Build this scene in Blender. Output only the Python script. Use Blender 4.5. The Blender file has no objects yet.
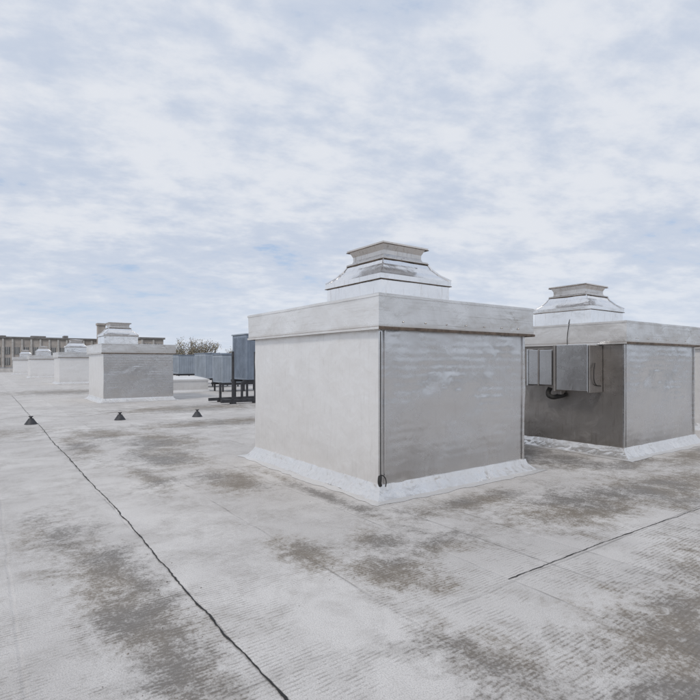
import bpy, bmesh, math, random
from mathutils import Vector, noise, Matrix
random.seed(7)
S=bpy.context.scene
COL=S.collection
S.view_settings.view_transform='Standard'; S.view_settings.look='None'; S.view_settings.exposure=0

# ---------- node helpers ----------
class NT:
    def __init__(s,nt): s.nt=nt
    def n(s,t,**k):
        x=s.nt.nodes.new(t)
        for a,b in k.items(): setattr(x,a,b)
        return x
    def link(s,a,b): s.nt.links.new(a,b)
    def put(s,v,sock):
        if isinstance(v,bpy.types.NodeSocket): s.link(v,sock)
        elif v is not None: sock.default_value=v
    def m(s,op,a,b=None,c=None,clamp=False):
        x=s.n('ShaderNodeMath',operation=op,use_clamp=clamp)
        s.put(a,x.inputs[0]); s.put(b,x.inputs[1]); s.put(c,x.inputs[2]); return x.outputs[0]
    def v(s,op,a,b=None):
        x=s.n('ShaderNodeVectorMath',operation=op)
        s.put(a,x.inputs[0]); s.put(b,x.inputs[1])
        return x.outputs['Value'] if op in('LENGTH','DOT_PRODUCT') else x.outputs[0]
    def noise(s,vec,scale,detail=4,rough=.55,dist=0,sc=None):
        if sc: vec=s.v('MULTIPLY',vec,sc)
        x=s.n('ShaderNodeTexNoise'); s.put(vec,x.inputs['Vector'])
        x.inputs['Scale'].default_value=scale; x.inputs['Detail'].default_value=detail
        x.inputs['Roughness'].default_value=rough; x.inputs['Distortion'].default_value=dist
        return x.outputs['Fac']
    def ss(s,v,a,b,o0=0,o1=1):
        x=s.n('ShaderNodeMapRange',interpolation_type='SMOOTHSTEP')
        s.put(v,x.inputs[0]); x.inputs[1].default_value=a; x.inputs[2].default_value=b
        x.inputs[3].default_value=o0; x.inputs[4].default_value=o1; return x.outputs[0]
    def mix(s,f,a,b,mode='MIX'):
        x=s.n('ShaderNodeMix',data_type='RGBA',blend_type=mode)
        s.put(f,x.inputs[0])
        s.put(a if isinstance(a,bpy.types.NodeSocket) else (*a,1),x.inputs[6])
        s.put(b if isinstance(b,bpy.types.NodeSocket) else (*b,1),x.inputs[7]); return x.outputs[2]
    def bump(s,h,strength=.3,dist=.01,nrm=None):
        x=s.n('ShaderNodeBump'); x.inputs['Strength'].default_value=strength
        x.inputs['Distance'].default_value=dist; s.put(h,x.inputs['Height'])
        if nrm: s.link(nrm,x.inputs['Normal'])
        return x.outputs[0]
def newmat(name):
    m=bpy.data.materials.new(name); m.use_nodes=True
    N=NT(m.node_tree); b=m.node_tree.nodes['Principled BSDF']
    tc=N.n('ShaderNodeTexCoord').outputs['Object']
    return m,N,b,tc

def simple(name,col,var=.15,rough=.6,metal=0,scale=6,bump=.15,sc=None):
    m,N,b,tc=newmat(name)
    f=N.noise(tc,scale,6,.6,sc=sc)
    c=N.mix(N.ss(f,.3,.7),[x*(1-var) for x in col],[min(1,x*(1+var)) for x in col])
    N.put(c,b.inputs['Base Color']); b.inputs['Roughness'].default_value=rough; b.inputs['Metallic'].default_value=metal
    N.link(N.bump(N.noise(tc,scale*5,4),bump,.01),b.inputs['Normal'])
    return m

def coated(name,col,dark,metal=.3,rough=.5,streak='v',dirt=.35,wr=.35,crinkle=0.0,low=.3,rv=.08,buckle=.0,scuff=.0,pleat=0.0):
    """silver-coated / sheet metal, weathered"""
    m,N,b,tc=newmat(name)
    cloud=N.noise(tc,1.3,7,.62,.4)
    st=N.noise(tc,3.0,6,.65,0,sc=((7,7,.8) if streak=='v' else (.35,.35,16)))
    fine=N.noise(tc,90,3,.6)
    c=N.mix(N.m('MULTIPLY',N.ss(cloud,.38,.70),.35),col,[x*.82 for x in col])
    c=N.mix(N.m('MULTIPLY',N.ss(st,.52,.76),dirt),c,dark)
    blot=N.noise(tc,4.5,8,.72,.8)
    c=N.mix(N.m('MULTIPLY',N.ss(blot,.62,.74),dirt*.9),c,dark)
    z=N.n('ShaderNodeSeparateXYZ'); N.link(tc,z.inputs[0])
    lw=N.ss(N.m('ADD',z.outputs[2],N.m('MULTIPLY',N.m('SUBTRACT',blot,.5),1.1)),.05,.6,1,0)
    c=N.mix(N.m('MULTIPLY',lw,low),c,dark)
    if scuff:
        sf=N.noise(tc,2.2,9,.75,1.2)
        c=N.mix(N.m('MULTIPLY',N.ss(sf,.56,.66),scuff),c,[min(.9,x*1.25) for x in col])
    N.put(c,b.inputs['Base Color'])
    b.inputs['Metallic'].default_value=metal
    N.put(N.m('ADD',N.ss(cloud,.3,.7,rough-rv,rough+rv),N.m('MULTIPLY',N.ss(blot,.5,.7),.12)),b.inputs['Roughness'])
    h=N.m('ADD',N.m('MULTIPLY',N.noise(tc,5,3,.45,.5),1.2),N.m('MULTIPLY',fine,.03))
    if crinkle>0:
        wv=N.n('ShaderNodeTexNoise'); wv.inputs['Scale'].default_value=3; N.link(tc,wv.inputs['Vector'])
        v=N.n('ShaderNodeTexVoronoi',feature='F1'); v.inputs['Scale'].default_value=7
        N.link(N.v('ADD',tc,N.v('MULTIPLY',wv.outputs['Color'],(.35,.35,.35))),v.inputs['Vector'])
        h=N.m('ADD',h,N.m('MULTIPLY',v.outputs['Distance'],crinkle))
    if pleat>0:
        pz=N.m('SINE',N.m('ADD',N.m('MULTIPLY',z.outputs[2],60.0),N.m('MULTIPLY',cloud,9.0)))
        h=N.m('ADD',h,N.m('MULTIPLY',N.m('MULTIPLY',pz,N.ss(N.noise(tc,1.6,4),.42,.6)),pleat))
    nrm=None
    if buckle:
        bk=N.noise(tc,.9,2,.35,.3,sc=(1,1,1.3))
        nrm=N.bump(bk,1.0,buckle)
    N.link(N.bump(h,wr,.02,nrm),b.inputs['Normal'])
    return m

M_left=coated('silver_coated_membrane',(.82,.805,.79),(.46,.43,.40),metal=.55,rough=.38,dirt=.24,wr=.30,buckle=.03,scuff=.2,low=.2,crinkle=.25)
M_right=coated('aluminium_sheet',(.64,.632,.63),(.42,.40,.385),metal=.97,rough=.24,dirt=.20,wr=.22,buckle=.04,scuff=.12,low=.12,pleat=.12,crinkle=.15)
M_flare=coated('aluminium_foil_flashing',(.84,.825,.81),(.40,.36,.32),metal=.75,rough=.28,dirt=.40,wr=.85,crinkle=.7,low=.15,scuff=.3)
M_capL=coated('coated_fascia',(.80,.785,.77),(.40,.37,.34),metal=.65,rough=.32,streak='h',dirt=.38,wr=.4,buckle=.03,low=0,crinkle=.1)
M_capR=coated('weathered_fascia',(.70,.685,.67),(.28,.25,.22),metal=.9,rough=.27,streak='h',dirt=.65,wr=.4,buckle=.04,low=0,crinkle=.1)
M_vent=coated('galvanised_ventilator_metal',(.90,.89,.885),(.42,.35,.29),metal=1.0,rough=.17,dirt=.36,wr=.25,buckle=.02,low=0,rv=.05)
M_ventd=coated('stained_galvanised_metal',(.62,.59,.565),(.20,.155,.12),metal=1.0,rough=.22,dirt=.65,wr=.25,low=0)
M_dark=coated('tarnished_metal_sheet',(.37,.345,.325),(.15,.13,.11),metal=.85,rough=.32,dirt=.4,wr=.3,buckle=.05,scuff=.5,crinkle=.2)
M_duct=coated('duct_galvanised',(.72,.73,.745),(.38,.36,.34),metal=.95,rough=.22,dirt=.3,wr=.12,low=0,buckle=.02)
M_lip=simple('rusty_drip_edge',(.14,.105,.08),.4,.6,.4,9)
M_black=simple('black_sealant',(.02,.019,.018),.3,.7,0,20,.4)
M_steel=simple('dark_painted_steel',(.045,.045,.05),.3,.55,.2,8)
M_blue=simple('blue_grey_sheet',(.22,.26,.32),.15,.5,.2,2)
M_blue2=simple('pale_blue_grey_sheet',(.33,.37,.42),.12,.5,.2,2)
M_conc=simple('pale_concrete',(.50,.48,.46),.15,.85,0,2,.3)
M_wire=simple('zinc_wire',(.36,.35,.33),.2,.5,.5,10)

# ---------- mesh helpers ----------
def finish(bm,name,mats,parent=None,sharp=28,smooth=True):
    bmesh.ops.recalc_face_normals(bm,faces=bm.faces)
    if smooth:
        for f in bm.faces: f.smooth=True
        for e in bm.edges:
            if len(e.link_faces)==2 and e.calc_face_angle(0)>math.radians(sharp): e.smooth=False
    me=bpy.data.meshes.new(name); bm.to_mesh(me); bm.free()
    for m in mats: me.materials.append(m)
    o=bpy.data.objects.new(name,me); COL.objects.link(o)
    if parent: o.parent=parent
    return o
def empty(name,loc=(0,0,0)):
    e=bpy.data.objects.new(name,None); e.empty_display_size=.3; e.location=loc; COL.objects.link(e); return e

def nz(p,s,seed): 
    q=Vector(p)*s+Vector((seed*3.1,seed*1.7,seed*.9)); return noise.noise(q)

def loft(rings,nseg=24,disp=0.0,ds=2.0,seed=0,matfn=None,bottom=False,top=True,edgewave=0.0,origin=(0,0)):
    bm=bmesh.new(); R=[]
    full=[]
    for i,r in enumerate(rings):
        if i>0:
            k=r[5]
            for j in range(1,k):
                t=j/k; a=rings[i-1]; full.append(tuple(a[q]*(1-t)+r[q]*t for q in range(5))+(0,))
        full.append(r[:5]+(1 if i==0 else 0,))
    for r in full:
        x0,x1,y0,y1,z,first=r; pts=[]
        for s in range(4):
            a,b=[((x0,y0),(x1,y0)),((x1,y0),(x1,y1)),((x1,y1),(x0,y1)),((x0,y1),(x0,y0))][s]
            for j in range(nseg):
                t=j/nseg; pts.append((a[0]*(1-t)+b[0]*t,a[1]*(1-t)+b[1]*t))
        vs=[]
        for (x,y) in pts:
            p=Vector((x,y,z)); w=Vector((x+origin[0],y+origin[1],z))
            if disp:
                d=nz(w,ds,seed)*disp+nz(w,ds*3.3,seed+5)*disp*.45
                e=nz(w,ds,seed+9)*disp*.5
                if first and edgewave: d+=(nz(w,1.8,seed+2)*.8+nz(w,7,seed+3)*.5)*edgewave
                nx=(-1 if abs(x-x0)<1e-5 else (1 if abs(x-x1)<1e-5 else 0))
                ny=(-1 if abs(y-y0)<1e-5 else (1 if abs(y-y1)<1e-5 else 0))
                p+=Vector((nx*d,ny*d,0 if first else e*.6))
            vs.append(bm.verts.new(p))
        R.append(vs)
    n=nseg*4
    for a,b in zip(R[:-1],R[1:]):
        for i in range(n):
            bm.faces.new((a[i],a[(i+1)%n],b[(i+1)%n],b[i]))
    if top: bm.faces.new(R[-1])
    if bottom: bm.faces.new(R[0][::-1])
    bmesh.ops.recalc_face_normals(bm,faces=bm.faces)
    if matfn:
        for f in bm.faces: f.material_index=matfn(f.normal)
    return bm
def sq(h,z,k=1,cx=0,cy=0): return (cx-h,cx+h,cy-h,cy+h,z,k)

def boxbm(bm,x0,x1,y0,y1,z0,z1,bev=0.0,mi=0):
    r=bmesh.ops.create_cube(bm,size=1)
    for v in r['verts']:
        v.co=Vector((x0+(v.co.x+.5)*(x1-x0),y0+(v.co.y+.5)*(y1-y0),z0+(v.co.z+.5)*(z1-z0)))
    fs=set(f for v in r['verts'] for f in v.link_faces)
    for f in fs: f.material_index=mi
    if bev:
        es=list(set(e for v in r['verts'] for e in v.link_edges))
        rr=bmesh.ops.bevel(bm,geom=es,offset=bev,segments=1,affect='EDGES')
        for f in rr['faces']: f.material_index=mi
def box(name,x0,x1,y0,y1,z0,z1,mat,parent=None,bev=.004):
    bm=bmesh.new(); boxbm(bm,x0,x1,y0,y1,z0,z1,bev)
    return finish(bm,name,[mat],parent,smooth=False)

def tube(name,pts,r,mat,parent=None,res=3):
    cu=bpy.data.curves.new(name,'CURVE'); cu.dimensions='3D'; cu.bevel_depth=r; cu.bevel_resolution=res
    sp=cu.splines.new('BEZIER'); sp.bezier_points.add(len(pts)-1)
    for bp,p in zip(sp.bezier_points,pts):
        bp.co=p; bp.handle_left_type='AUTO'; bp.handle_right_type='AUTO'
    cu.materials.append(mat)
    o=bpy.data.objects.new(name,cu); COL.objects.link(o)
    if parent: o.parent=parent
    return o

# ---------- ventilator on top ----------
def ventilator(parent,cx,cy,z0,k=1.0,seed=1,ns=10):
    b=loft([sq(.692*k,z0,1,cx,cy),sq(.692*k,z0+.385*k,3,cx,cy)],ns,.006,3,seed,top=False)
    finish(b,'curb',[M_vent],parent)
    b=loft([sq(.712*k,z0+.38*k,1,cx,cy),sq(.716*k,z0+.455*k,1,cx,cy),sq(.695*k,z0+.467*k,1,cx,cy),
            sq(.585*k,z0+.55*k,2,cx,cy),sq(.495*k,z0+.65*k,2,cx,cy),sq(.445*k,z0+.745*k,2,cx,cy)],ns,.007,3,seed+1,top=True)
    finish(b,'flared_skirt',[M_vent],parent,sharp=12)
    b=loft([sq(.462*k,z0+.735*k,1,cx,cy),sq(.464*k,z0+.762*k,1,cx,cy),sq(.40*k,z0+.78*k,1,cx,cy),
            sq(.385*k,z0+.82*k,1,cx,cy),sq(.388*k,z0+.88*k,1,cx,cy),sq(.43*k,z0+.965*k,2,cx,cy)],ns,.004,3,seed+2,bottom=True)
    finish(b,'throat',[M_ventd],parent,sharp=14)
    b=loft([sq(.458*k,z0+.962*k,1,cx,cy),sq(.466*k,z0+.988*k,1,cx,cy),sq(.44*k,z0+.996*k,1,cx,cy),sq(.05*k,z0+1.035*k,1,cx,cy)],ns,.004,3,seed+3,bottom=True)
    finish(b,'top_plate',[M_vent],parent,sharp=14)
    bm=bmesh.new()
    for h,z,t in((.470,.952,.010),(.470,.728,.010),(.722,.372,.009)):
        h*=k; za=z0+z*k
        boxbm(bm,cx-h,cx+h,cy-h,cy-h+.012,za,za+t); boxbm(bm,cx-h,cx+h,cy+h-.012,cy+h,za,za+t)
        boxbm(bm,cx-h,cx-h+.012,cy-h+.013,cy+h-.013,za,za+t); boxbm(bm,cx+h-.012,cx+h,cy-h+.013,cy+h-.013,za,za+t)
    finish(bm,'folded_rims',[M_lip],parent,smooth=False)
    bm=bmesh.new()
    for sx,sy in((-1,-1),(1,-1),(-1,1),(1,1)):
        P=[(.712,.464),(.587,.553),(.498,.653),(.447,.745)]
        for (a,za),(c,zc) in zip(P[:-1],P[1:]):
            w=.012
            q=[Vector((cx+sx*a*k,cy+sy*a*k,z0+za*k)),Vector((cx+sx*c*k,cy+sy*c*k,z0+zc*k))]
            side=Vector((-sx,sy,0)).normalized()*w; up=Vector((sx,sy,1)).normalized()*.02
            vs=[bm.verts.new(p+o) for p in q for o in(side,up,-side)]
            bm.faces.new((vs[0],vs[1],vs[4],vs[3])); bm.faces.new((vs[1],vs[2],vs[5],vs[4]))
    finish(bm,'hip_seams',[M_vent],parent,smooth=False)

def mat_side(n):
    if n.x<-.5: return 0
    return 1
def shaft(x0,y0,w=2.8,l=3.37,zb=2.0,zt=2.41,seed=1,vent=None,detail=1,matL=None,matR=None,vk=1.0,name='ventilation_shaft'):
    P=empty(name,(x0,y0,0)); ns=48 if detail else 10
    L=matL or M_left; Rm=matR or M_right; og=(x0,y0)
    def R(o,z,k=1): return (-o,w+o,-o,l+o,z,k)
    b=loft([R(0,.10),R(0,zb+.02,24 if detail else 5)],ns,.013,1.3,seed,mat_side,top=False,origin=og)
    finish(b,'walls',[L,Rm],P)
    b=loft([R(.135,.003),R(.10,.035,2),R(.035,.10,3),R(.008,.165,3),R(-.02,.172)],ns,.016,4.5,seed+3,lambda n:0,top=False,edgewave=.035,origin=og)
    finish(b,'base_flashing',[M_flare],P,sharp=18)
    b=loft([R(.24,.004),R(.12,.010,2)],ns,.01,3.5,seed+4,lambda n:0,top=False,edgewave=.08,origin=og)
    finish(b,'base_membrane',[M_left],P,sharp=60)
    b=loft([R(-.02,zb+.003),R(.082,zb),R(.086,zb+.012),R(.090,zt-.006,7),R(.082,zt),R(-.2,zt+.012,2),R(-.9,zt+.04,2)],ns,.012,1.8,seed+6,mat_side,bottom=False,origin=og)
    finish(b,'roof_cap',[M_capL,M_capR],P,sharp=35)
    b=loft([R(.080,zb-.010),R(.100,zb-.008),R(.102,zb+.022),R(.088,zb+.028)],ns,.008,1.8,seed+6,lambda n:0 if n.x<-.5 else 1,bottom=False,top=False,origin=og)
    finish(b,'drip_edge',[M_capL,M_lip],P,sharp=35)
    b=loft([R(.084,zt-.035),R(.100,zt-.034),R(.101,zt-.004),R(.078,zt+.006)],ns,.010,1.8,seed+6,lambda n:0 if n.x<-.5 else 1,bottom=False,top=False,origin=og)
    finish(b,'cap_trim',[M_capL,M_capR],P,sharp=35)
    if vent: ventilator(P,vent[0]-x0,vent[1]-y0,zt+.012,vk,seed+11,10 if detail else 4)
    if detail:
        bm=bmesh.new()
        for xx,ww in((.055,.022),(w-.075,.03)):
            boxbm(bm,xx,xx+ww,-.022,-.0,.17,zb-.012,.003)
        boxbm(bm,-.018,.012,-.026,.010,.175,zb-.012,.004)
        finish(bm,'edge_trim',[Rm],P,smooth=False)
        bm=bmesh.new()
        for i in range(7):
            t=(i+.5)/7*(w-.2)+.1
            bmesh.ops.create_cone(bm,cap_ends=True,segments=8,radius1=.009,radius2=.006,depth=.012,matrix=Matrix.Translation((t,-.099,zb+.09))@Matrix.Rotation(math.radians(90),4,'X'))
        for i in range(8):
            t=(i+.5)/8*(zb-.3)+.2
            bmesh.ops.create_cone(bm,cap_ends=True,segments=8,radius1=.008,radius2=.005,depth=.01,matrix=Matrix.Translation((w-.06,-.024,t))@Matrix.Rotation(math.radians(90),4,'X'))
        finish(bm,'rivets',[M_dark],P,smooth=False)
    return P

A=shaft(3.80,4.65,seed=1,vent=(5.27,6.27))
def ribbon(name,pts,w,mat,parent=None,step=.03,wob=.02,seed=0,z=.008,wmin=.35,jag=.004,gap=-.9):
    bm=bmesh.new(); prev=None; rnd=random.Random(seed)
    (ax,ay),(bx,by)=pts; L=math.hypot(bx-ax,by-ay); n=int(L/step); dx,dy=(bx-ax)/L,(by-ay)/L
    for i in range(n+1):
        t=i*step; o=noise.noise((t*.35,seed,0))*wob+noise.noise((t*3.5,seed,3))*jag*2.5+rnd.uniform(-jag,jag)*.5
        ww=w*(wmin+abs(noise.noise((t*4.3,seed,8)))*1.5+rnd.random()*.35)
        cx,cy=ax+dx*t-dy*o,ay+dy*t+dx*o
        a=bm.verts.new((cx-dy*ww/2,cy+dx*ww/2,z)); c=bm.verts.new((cx+dy*ww/2,cy-dx*ww/2,z))
        if prev and noise.noise((t*1.7,seed,20))>gap: bm.faces.new((prev[0],prev[1],c,a))
        prev=(a,c)
    return finish(bm,name,[mat],parent,smooth=False)
tube('corner_sealant',[(-.016,-.030,z) for z in(.17,.5,.9,1.4,1.97)],.006,M_black,A)
tube('drain_stub',[(-.03,-.035,.27),(-.055,-.06,.25),(-.06,-.065,.21),(-.035,-.05,.17)],.022,M_black,A)
tube('loose_cable',[(-.02,-.03,.29),(.02,-.05,.27),(.035,-.07,.21),(.01,-.09,.16)],.007,M_black,A)

B=shaft(8.77,4.25,w=2.9,l=3.4,zb=1.93,zt=2.31,seed=21,vent=(10.4,6.0),matL=M_dark,vk=.92)
shaft(13.8,4.35,w=2.8,l=3.4,zb=1.95,zt=2.33,seed=31,detail=0)
shaft(3.95,22.3,w=2.75,l=3.4,zb=1.98,zt=2.38,seed=41,vent=(4.95,24.6),detail=0)
shaft(4.7,43.5,seed=51,vent=(6,45.2),detail=0,matR=M_left)
shaft(4.2,64,seed=61,vent=(5.5,65.5),detail=0,matR=M_left)
shaft(3.6,84,seed=71,vent=(5,85.5),detail=0,matR=M_left)
shaft(-6.2,93,seed=81,vent=(-5,94.5),detail=0,matR=M_left)

# ---------- duct on shaft B ----------
D=empty('ventilation_duct',(8.77,4.25,0))
def db(n,x0,x1,y0,y1,z0,z1,m,bev=.006): return box(n,x0-8.77,x1-8.77,y0-4.25,y1-4.25,z0,z1,m,D,bev)
db('duct_body',8.36,8.752,4.66,5.24,1.12,1.92,M_duct)
db('flange_near',8.335,8.75,4.60,4.625,1.09,1.905,M_dark)
db('flange_near_rib',8.345,8.75,4.64,4.655,1.10,1.91,M_duct)
db('flange_far',8.33,8.753,5.245,5.285,1.09,1.918,M_dark)
db('wall_collar',8.60,8.751,5.29,5.36,1.02,1.915,M_dark)
db('fan_section',8.42,8.752,5.365,5.62,1.20,1.84,M_duct)
db('fan_flange',8.405,8.752,5.625,5.645,1.18,1.86,M_dark)
db('fan_section_end',8.42,8.752,5.65,5.85,1.20,1.84,M_duct)
db('flange_end',8.40,8.753,5.855,5.885,1.17,1.86,M_duct)
db('duct_tail',8.46,8.752,5.89,7.2,1.24,1.80,M_dark)
tube('flexible_hose',[(-.18,1.25,1.14),(-.20,1.28,1.04),(-.22,1.22,.98),(-.12,1.1,.99),(-.02,1.05,1.02)],.045,M_black,D)
tube('power_cable',[(-.2,.9,1.93),(-.26,.86,2.08),(-.17,.88,2.33),(.05,1.0,2.40),(.5,1.3,2.34)],.007,M_black,D)
tube('clamp_cable',[(-.30,.335,1.6),(-.36,.32,1.45),(-.30,.33,1.25),(-.1,.335,1.2)],.008,M_black,D)

# ---------- roof deck ----------
def roof_material():
    m,N,b,tc=newmat('silver_coated_bitumen_roof')
    xyz=N.n('ShaderNodeSeparateXYZ'); N.link(tc,xyz.inputs[0]); X,Y=xyz.outputs[0],xyz.outputs[1]
    n1=N.noise(tc,.55,6,.6,.3); n2=N.noise(tc,2.6,9,.70,.5); n3=N.noise(tc,14,6,.72); grit=N.noise(tc,130,3,.7); grit2=N.noise(tc,48,4,.7)
    wob=N.m('MULTIPLY',N.m('SUBTRACT',N.noise(tc,.8,3),.5),.10)
    base=N.mix(N.ss(n1,.35,.65),(.715,.69,.665),(.585,.56,.54))
    base=N.mix(N.m('MULTIPLY',N.ss(n2,.42,.64),.5),base,(.48,.455,.43))
    xs=N.m('ADD',X,wob)
    roll=N.m('FLOOR',N.m('ADD',xs,-.17))
    wn=N.n('ShaderNodeTexWhiteNoise',noise_dimensions='1D'); N.link(roll,wn.inputs['W'])
    base=N.mix(N.m('MULTIPLY',wn.outputs['Value'],.25),base,(.46,.44,.42))
    fr=N.m('ABSOLUTE',N.m('SUBTRACT',N.m('FRACT',N.m('ADD',xs,-.17+.5)),.5))
    lap=N.m('MULTIPLY',N.m('MULTIPLY',N.ss(fr,.003,.012,1,0),N.ss(N.noise(tc,1.4,4),.45,.62)),N.ss(X,.4,.9))
    yf=N.m('ABSOLUTE',N.m('SUBTRACT',N.m('FRACT',N.m('DIVIDE',N.m('ADD',N.m('ADD',Y,wob),-2.32+2.5),5.0)),.5))
    lapy=N.m('MULTIPLY',N.ss(yf,.0008,.0032,1,0),N.ss(n1,.4,.55))
    ribph=N.m('ADD',Y,N.m('ADD',N.m('MULTIPLY',N.noise(tc,1.2,3),.12),N.m('MULTIPLY',n3,.016)))
    rib=N.m('SINE',N.m('MULTIPLY',ribph,205.0))
    ribmask=N.ss(N.noise(tc,1.3,5,.65),.36,.56)
    ribv=N.m('MULTIPLY',N.m('MULTIPLY',N.m('MAXIMUM',rib,-.3),ribmask),N.ss(n3,.38,.60))
    base=N.mix(N.m('MULTIPLY',N.ss(ribv,.0,.8),.48),base,(.33,.305,.28))
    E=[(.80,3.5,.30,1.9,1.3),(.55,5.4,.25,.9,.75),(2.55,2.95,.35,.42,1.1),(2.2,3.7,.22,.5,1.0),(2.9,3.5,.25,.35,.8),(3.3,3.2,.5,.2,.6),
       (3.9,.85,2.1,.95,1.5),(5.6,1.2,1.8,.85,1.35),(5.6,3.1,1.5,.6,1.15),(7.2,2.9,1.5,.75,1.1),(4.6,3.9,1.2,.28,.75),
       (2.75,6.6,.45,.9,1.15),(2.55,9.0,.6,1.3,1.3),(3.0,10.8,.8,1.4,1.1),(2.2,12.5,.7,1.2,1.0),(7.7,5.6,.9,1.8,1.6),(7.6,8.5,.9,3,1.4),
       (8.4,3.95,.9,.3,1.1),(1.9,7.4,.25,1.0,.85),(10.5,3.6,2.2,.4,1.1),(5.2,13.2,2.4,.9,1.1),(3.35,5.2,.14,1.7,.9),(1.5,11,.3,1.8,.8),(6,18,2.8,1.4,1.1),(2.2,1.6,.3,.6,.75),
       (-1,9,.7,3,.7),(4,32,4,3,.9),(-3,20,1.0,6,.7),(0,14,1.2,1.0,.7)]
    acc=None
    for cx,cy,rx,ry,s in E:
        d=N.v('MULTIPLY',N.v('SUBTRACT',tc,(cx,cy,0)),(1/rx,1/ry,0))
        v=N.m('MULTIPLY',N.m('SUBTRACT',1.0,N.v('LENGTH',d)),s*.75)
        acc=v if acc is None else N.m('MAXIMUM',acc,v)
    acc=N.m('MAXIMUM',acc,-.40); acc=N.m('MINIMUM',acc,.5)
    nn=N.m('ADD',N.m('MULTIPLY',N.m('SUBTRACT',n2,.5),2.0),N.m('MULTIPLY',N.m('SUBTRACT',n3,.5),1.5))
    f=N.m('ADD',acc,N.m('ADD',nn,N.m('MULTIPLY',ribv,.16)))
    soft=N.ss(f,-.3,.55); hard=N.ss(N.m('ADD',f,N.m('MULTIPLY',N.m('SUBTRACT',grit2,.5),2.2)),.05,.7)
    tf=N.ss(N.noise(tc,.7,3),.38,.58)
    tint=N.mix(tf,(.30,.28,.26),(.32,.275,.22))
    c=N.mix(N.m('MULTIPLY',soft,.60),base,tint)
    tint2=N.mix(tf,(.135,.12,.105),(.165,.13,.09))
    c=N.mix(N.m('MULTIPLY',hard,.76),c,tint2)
    c=N.mix(N.m('MULTIPLY',N.ss(N.noise(tc,5,8,.75,1.0),.57,.69),.42),c,(.74,.72,.70))
    c=N.mix(N.m('MULTIPLY',N.ss(grit,.42,.66),.40),c,(.22,.20,.185))
    c=N.mix(N.m('MULTIPLY',lap,.45),c,(.12,.11,.10)); c=N.mix(N.m('MULTIPLY',lapy,.4),c,(.14,.13,.12))
    N.put(c,b.inputs['Base Color']); N.put(N.ss(f,-.2,.6,.62,.46),b.inputs['Roughness'])
    b.inputs['Specular IOR Level'].default_value=.3
    stepx=N.m('MULTIPLY',N.ss(fr,0,.02),.4)
    h=N.m('ADD',N.m('ADD',N.m('MULTIPLY',grit,.5),N.m('MULTIPLY',grit2,.5)),N.m('ADD',N.m('MULTIPLY',ribv,.30),N.m('ADD',stepx,N.m('MULTIPLY',n2,1.0))))
    N.link(N.bump(h,.65,.012),b.inputs['Normal'])
    return m
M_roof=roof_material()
RX0,RX1,RY0,RY1=-70,75,-25,106
bm=bmesh.new()
vs=[bm.verts.new(p) for p in((RX0,RY0,0),(RX1,RY0,0),(RX1,RY1,0),(RX0,RY1,0))]; bm.faces.new(vs)
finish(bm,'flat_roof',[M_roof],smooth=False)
W=empty('warehouse_building')
bm=bmesh.new(); boxbm(bm,RX0,RX1,RY0,RY1,-9,-.01); finish(bm,'walls',[M_conc],W,smooth=False)
PP=empty('parapet_wall')
for n,(a,b_,c,d) in {'north':(RX0-.3,RX1+.3,RY1,RY1+.3),'south':(RX0-.3,RX1+.3,RY0-.3,RY0),'west':(RX0-.3,RX0,RY0,RY1),'east':(RX1,RX1+.3,RY0,RY1)}.items():
    bm=bmesh.new(); boxbm(bm,a,b_,c,d,-.5,.75,.02); boxbm(bm,a-.05,b_+.05,c-.05,d+.05,.752,.81,.01,1)
    finish(bm,'parapet_'+n,[M_conc,M_blue2],PP,smooth=False)

ribbon('roof_seam',[(1.17,-1),(1.2,30)],.014,M_black,wob=.04,seed=2,z=.005,jag=.007)
ribbon('roof_seam',[(3.15,2.36),(8.2,2.24)],.010,M_black,wob=.04,seed=5,z=.005,jag=.006,gap=-.35)
ribbon('roof_seam',[(3.67,4.3),(3.67,1.9)],.005,M_dark,wob=.03,seed=9,z=.005,gap=-.2)
ribbon('roof_seam',[(-8,12.4),(3.3,12.3)],.012,M_dark,wob=.06,seed=12,z=.005,gap=-.2)

# grit and crumbs lying on the roof: one object
rnd=random.Random(5); bm=bmesh.new()
zones=[(.8,3.2,.5,1.8),(2.6,3.1,.7,.7),(4.2,1.3,1.8,.7),(6,3,1.5,.6),(3.3,6,.3,2.5),(7.6,5,.8,1.5),(2.6,8,.8,2.5)]
for i in range(420):
    zc=rnd.choice(zones); x=zc[0]+rnd.gauss(0,.5)*zc[2]; y=zc[1]+rnd.gauss(0,.5)*zc[3]; s=rnd.uniform(.0015,.0045)*(1.6 if rnd.random()<.06 else 1)
    if 3.6<x<6.8 and 4.4<y<8.2: continue
    if 8.6<x and 4.0<y: continue
    r=bmesh.ops.create_icosphere(bm,subdivisions=1,radius=s)
    q=Vector((rnd.uniform(.6,1.5),rnd.uniform(.6,1.5),rnd.uniform(.3,.8)))
    for v in r['verts']: v.co=Vector((v.co.x*q.x+x,v.co.y*q.y+y,v.co.z*q.z+s*.3+.001))
finish(bm,'roof_grit',[simple('grit_stone',(.22,.19,.165),.5,.9,0,30)],smooth=False)

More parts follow.
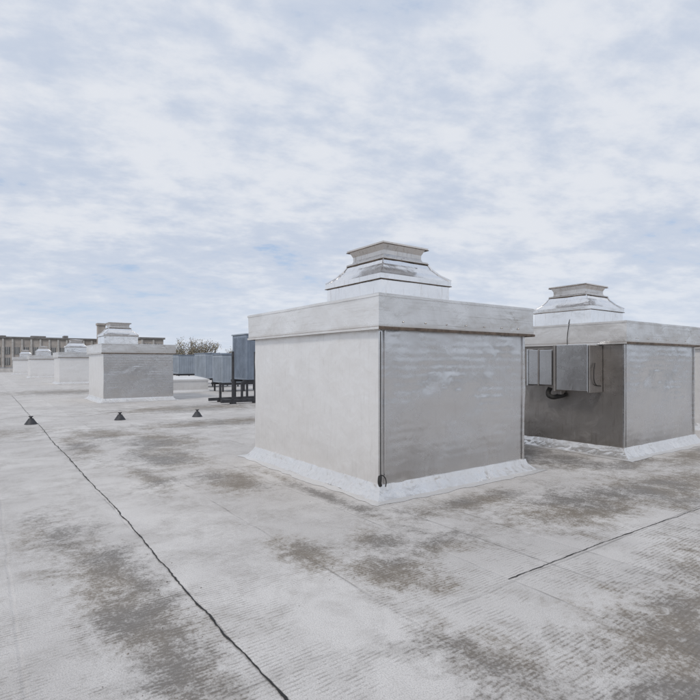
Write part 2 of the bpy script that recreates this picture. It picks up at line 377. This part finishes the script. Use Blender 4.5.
# ---------- lightning conductor ----------
LC=empty('lightning_conductor',(0,15.3,0))
for i,x in enumerate((-5.3,-3.2,-1.1,1.04,3.15,5.2,7.3)):
    y=[.0,.1,.2,.35,.1,-.35,-.5][i]
    bm=bmesh.new()
    bmesh.ops.create_cone(bm,cap_ends=True,segments=12,radius1=.155,radius2=.055,depth=.15,matrix=Matrix.Translation((x,y,.078)))
    bmesh.ops.create_cone(bm,cap_ends=True,segments=8,radius1=.03,radius2=.03,depth=.05,matrix=Matrix.Translation((x,y,.178)))
    boxbm(bm,x-.05,x+.05,y-.015,y+.015,.19,.215)
    finish(bm,'support_%d'%(i+1),[M_steel],LC)
tube('wire',[(-9,0,.2),(-5.3,0,.21),(-4.2,.04,.15),(-3.2,.1,.21),(-2.2,.14,.16),(-1.1,.2,.21),(0,.27,.16),(1.04,.35,.21),(2.1,.2,.155),(3.15,.1,.21),(4.2,-.1,.155),(5.2,-.35,.21),(6.2,-.4,.15),(7.3,-.5,.21)],.003,M_wire,LC)

# ---------- mid-ground equipment ----------
def cam2roof(px,d): 
    lat=(px-350)/509*d; return (lat*.810+d*.586,-lat*.586+d*.810)
def hvac(name,px,d,w,l,z0,z1,mat,mat2,legs=True):
    x,y=cam2roof(px,d); P=empty(name,(x,y,0))
    box('casing',0,w,0,l,z0,z1,mat,P,.02)
    box('lid',-.04,w+.04,-.04,l+.04,z1+.002,z1+.06,mat2,P,.01)
    bm=bmesh.new(); n=int(w/.16)
    for i in range(n): 
        boxbm(bm,.06+i*(w-.12)/n,.06+i*(w-.12)/n+.03,-.025,-.001,z0+.1,z1-.12)
    n=int(l/.16)
    for i in range(n):
        boxbm(bm,-.025,-.001,.06+i*(l-.12)/n,.06+i*(l-.12)/n+.035,z0+.1,z1-.12)
    finish(bm,'ribs',[mat],P,smooth=False)
    if legs:
        bm=bmesh.new()
        for a in(.05,w/2,w-.13):
            for c in(.05,l-.13): boxbm(bm,a,a+.08,c,c+.08,0,z0-.122)
        boxbm(bm,-.1,w+.1,.04,.14,z0-.12,z0-.005); boxbm(bm,-.1,w+.1,l-.14,l-.04,z0-.12,z0-.005)
        finish(bm,'support_frame',[M_steel],P,smooth=False)
    return P
hvac('air_handling_unit',178,37,2.8,2.0,.8,2.15,M_blue2,M_blue)
hvac('air_handling_unit',205,33,2.4,2.0,.6,2.2,M_blue2,M_blue)
hvac('air_handling_unit',222,28,2.6,1.4,.5,2.05,M_blue2,M_blue)
hvac('chiller_unit',246,22.4,2.4,1.5,.85,2.85,M_blue,M_blue2)
x,y=cam2roof(172,27.5); SK=empty('skylight_curb',(x,y,0))
b=loft([(-.1,2.1,-.1,1.6,0.003,1),(0,2,0,1.5,.12,1),(0,2,0,1.5,.62,1),(-.06,2.06,-.06,1.56,.62,1),(-.06,2.06,-.06,1.56,.7,1),(.5,1.5,.4,1.1,.86,1)],6,.01,2,5); finish(b,'curb',[M_left],SK)
x,y=cam2roof(224,19.6); RK=empty('steel_support_rack',(x,y,0))
bm=bmesh.new()
for yy in(0,1.3):
    boxbm(bm,-.1,2.6,yy,yy+.12,.06,.18)
    for xx in(.35,1.3,2.2):
        boxbm(bm,xx,xx+.08,yy+.02,yy+.1,.18,(2.05 if yy==0 else .8))
        boxbm(bm,xx-.06,xx+.14,yy-.04,yy+.16,0,.058)
for xx in(.35,1.3,2.2): 
    boxbm(bm,xx+.005,xx+.075,.122,1.298,.08,.16)
finish(bm,'frame',[M_steel],RK,smooth=False)

# ---------- background ----------
def ground_material():
    m,N,b,tc=newmat('city_ground'); f=N.noise(tc,.01,6,.6)
    N.put(N.mix(N.ss(f,.4,.6),(.10,.11,.07),(.20,.19,.17)),b.inputs['Base Color']); b.inputs['Roughness'].default_value=.9; return m
bm=bmesh.new(); bmesh.ops.create_circle(bm,cap_ends=True,segments=96,radius=5000,matrix=Matrix.Translation((0,0,-9.02)))
finish(bm,'ground',[ground_material()],smooth=False)

M_glass=simple('dull_window_glass',(.16,.165,.17),.3,.25,0,.4,.0)
M_fac=simple('weathered_plaster',(.42,.38,.35),.15,.85,0,.5,.2)
M_trim=simple('dark_roof_edge',(.20,.19,.185),.2,.7,0,1)
def factory(name,x,y,w,l,z1,bays,rows,zr):
    P=empty(name,(x,y,0)); 
    bm=bmesh.new(); boxbm(bm,0,w,0,l,-9,z1); finish(bm,'walls',[M_fac],P,smooth=False)
    bm=bmesh.new(); boxbm(bm,-.4,w+.4,-.4,l+.4,z1+.01,z1+.5); finish(bm,'roof_edge',[M_trim],P,smooth=False)
    bm=bmesh.new(); bm2=bmesh.new(); bw=w/bays
    for i in range(bays):
        boxbm(bm2,i*bw+.02,i*bw+.5,-.25,-.003,-9,z1-.1)
        for r in range(rows):
            za=zr+r*3.2
            if za+2.3>z1: break
            boxbm(bm,i*bw+.8,(i+1)*bw-.35,-.05,-.002,za,za+2.2)
            for k in range(1,3): 
                xx=i*bw+.8+k*(bw-1.15)/3; boxbm(bm2,xx-.06,xx+.06,-.1,-.052,za,za+2.2)
    nb=int(l/5)
    for i in range(nb):
        for r in range(rows):
            za=zr+r*3.2
            if za+2.3>z1: break
            boxbm(bm,-.05,-.002,i*5+.8,i*5+4.2,za,za+2.2)
    finish(bm,'windows',[M_glass],P,smooth=False); finish(bm2,'pilasters',[M_conc],P,smooth=False)
    return P
fx,fy=cam2roof(-60,143); F=factory('factory_building',fx,fy,43,25,9.0,18,6,-8.6)
bm=bmesh.new()
for a,w,h in((5,3,.7),(14,1.5,.5),(22,4,.6),(31,1.2,.9)): boxbm(bm,a,a+w,4,8,9.52,9.5+h)
finish(bm,'roof_equipment',[M_trim],F,smooth=False)
fx,fy=cam2roof(98,162); C=empty('brick_chimney',(fx,fy,0))
bm=bmesh.new(); boxbm(bm,0,2.2,0,2.2,-9,13.6); boxbm(bm,-.25,2.45,-.25,2.45,13.61,14.3); boxbm(bm,2.3,6,.1,5,-9,11.4); boxbm(bm,2.4,3.4,.4,1.4,11.42,12.6)
finish(bm,'stack',[M_fac],C,smooth=False)
fx,fy=cam2roof(141,140); factory('blue_panel_building',fx,fy,6,6,8.2,2,5,-8)
fx,fy=cam2roof(290,230); factory('factory_building',fx,fy,60,30,6,14,4,-8)
fx,fy=cam2roof(640,260); factory('factory_building',fx,fy,50,30,7,12,4,-8)

M_bark=simple('tree_bark',(.15,.125,.10),.3,.9,0,4)
M_leaf=simple('spring_foliage',(.25,.215,.15),.35,.8,0,.6)
def tree(x,y,H,seed):
    rnd=random.Random(seed); bm=bmesh.new(); tips=[]
    def seg(p,q,r0,r1):
        d=(q-p).normalized(); a=d.orthogonal().normalized(); b=d.cross(a); A_=[];B_=[]
        for i in range(5):
            t=i/5*math.tau; o=a*math.cos(t)+b*math.sin(t); A_.append(bm.verts.new(p+o*r0)); B_.append(bm.verts.new(q+o*r1))
        for i in range(5): bm.faces.new((A_[i],A_[(i+1)%5],B_[(i+1)%5],B_[i]))
    def grow(p,d,L,r,lev):
        q=p+d*L; seg(p,q,r,r*.65)
        if lev>=2: tips.append((p,q))
        if lev==5: return
        for k in range(3 if lev<4 else 2):
            nd=(d+Vector((rnd.gauss(0,.5),rnd.gauss(0,.5),rnd.gauss(.15,.25)))).normalized()
            grow(p+d*L*rnd.uniform(.7,1),nd,L*rnd.uniform(.62,.85),r*.62,lev+1)
    grow(Vector((0,0,0)),Vector((0,0,1)),H*.27,H*.014,0)
    for p,q in tips:
        for k in range(5):
            c=p.lerp(q,rnd.random())+Vector([rnd.gauss(0,.25) for _ in range(3)]); s=rnd.uniform(.06,.14)
            a=Vector([rnd.gauss(0,1) for _ in range(3)]).normalized()*s; b=a.orthogonal().normalized()*s
            f=bm.faces.new([bm.verts.new(c+v) for v in(a,b,-a,-b)]); f.material_index=1
    zm=max(v.co.z for v in bm.verts)
    for v in bm.verts: v.co*=H/zm
    o=finish(bm,'bare_spring_tree',[M_bark,M_leaf],smooth=False); o.location=(x,y,-9); return o
for i,(px,d,H) in enumerate(((186,125,17.2),(203,128,16.9),(214,135,16.2),(176,140,15.6),(60,190,18),(228,150,15.6))):
    x,y=cam2roof(px,d); tree(x,y,H,i+3)

bm=bmesh.new(); rnd=random.Random(3)
for layer,(R0,h0) in enumerate(((620,11),(760,14))):
    n=900; pr=None
    for i in range(n+1):
        t=(i%n)/n*math.tau; h=h0+3*noise.noise((math.cos(t)*9,math.sin(t)*9,layer))+2.2*noise.noise((math.cos(t)*60,math.sin(t)*60,layer))+rnd.uniform(-.5,.5)
        x,y=R0*math.cos(t),R0*math.sin(t); a=bm.verts.new((x,y,-9)); b=bm.verts.new((x,y,-9+h))
        if pr: bm.faces.new((pr[0],a,b,pr[1]))
        pr=(a,b)
finish(bm,'distant_trees',[simple('distant_foliage',(.13,.14,.13),.3,.95,0,.05)],smooth=False)

# ---------- sky + sun ----------
sd=Vector((-.80,-.42,.0)).normalized(); el=math.radians(40)
rot=math.atan2(sd.x,sd.y)
wd=bpy.data.worlds.new('World'); S.world=wd; wd.use_nodes=True
N=NT(wd.node_tree); bg=wd.node_tree.nodes['Background']
sky=N.n('ShaderNodeTexSky',sky_type='NISHITA',sun_disc=False); sky.sun_elevation=el; sky.sun_rotation=rot
d=N.n('ShaderNodeTexCoord').outputs['Generated']
xyz=N.n('ShaderNodeSeparateXYZ'); N.link(d,xyz.inputs[0]); Z=N.m('MAXIMUM',xyz.outputs[2],0.0)
zz=N.m('ADD',Z,.22)
cv=N.n('ShaderNodeCombineXYZ'); N.link(N.m('DIVIDE',xyz.outputs[0],zz),cv.inputs[0]); N.link(N.m('DIVIDE',xyz.outputs[1],zz),cv.inputs[1]); cv.inputs[2].default_value=5.1
rotn=N.n('ShaderNodeVectorRotate'); N.link(cv.outputs[0],rotn.inputs[0]); rotn.inputs['Angle'].default_value=math.radians(20)
P=rotn.outputs[0]
big=N.noise(P,.9,4,.55,.2); mid=N.noise(P,3.4,7,.53,.15,sc=(1,1.35,1)); sm=N.noise(P,10,6,.6,.1,sc=(1,1.3,1))
dens=N.m('ADD',N.m('ADD',N.m('MULTIPLY',big,.32),N.m('MULTIPLY',mid,.42)),N.m('MULTIPLY',sm,.26))
k=10.0
def C(r,g,b): return (r*k,g*k,b*k)
blue=N.mix(.2,C(.44,.57,.78),sky.outputs[0])
c=N.mix(N.ss(dens,.34,.44),blue,C(.565,.63,.75))
c=N.mix(N.ss(dens,.43,.60),c,C(.755,.785,.845))
haze=N.ss(Z,.0,.24,1,0)
c=N.mix(N.m('MULTIPLY',haze,.55),c,C(.69,.755,.85))
N.put(c,bg.inputs[0]); bg.inputs[1].default_value=.1
sl=bpy.data.lights.new('sun','SUN'); sl.energy=1.5; sl.angle=math.radians(11); sl.color=(1,.95,.89)
so=bpy.data.objects.new('sun',sl); COL.objects.link(so)
dv=Vector((sd.x*math.cos(el),sd.y*math.cos(el),math.sin(el)))
so.rotation_euler=dv.to_track_quat('Z','Y').to_euler()

# ---------- camera ----------
cam=bpy.data.cameras.new('camera'); co=bpy.data.objects.new('camera',cam); COL.objects.link(co)
cam.sensor_width=36; cam.lens=36*509/700; cam.shift_y=13/700; cam.clip_end=12000; cam.clip_start=.05
co.location=(0,0,1.6); co.rotation_euler=(math.radians(90),0,-math.atan2(.586,.810))
S.camera=co
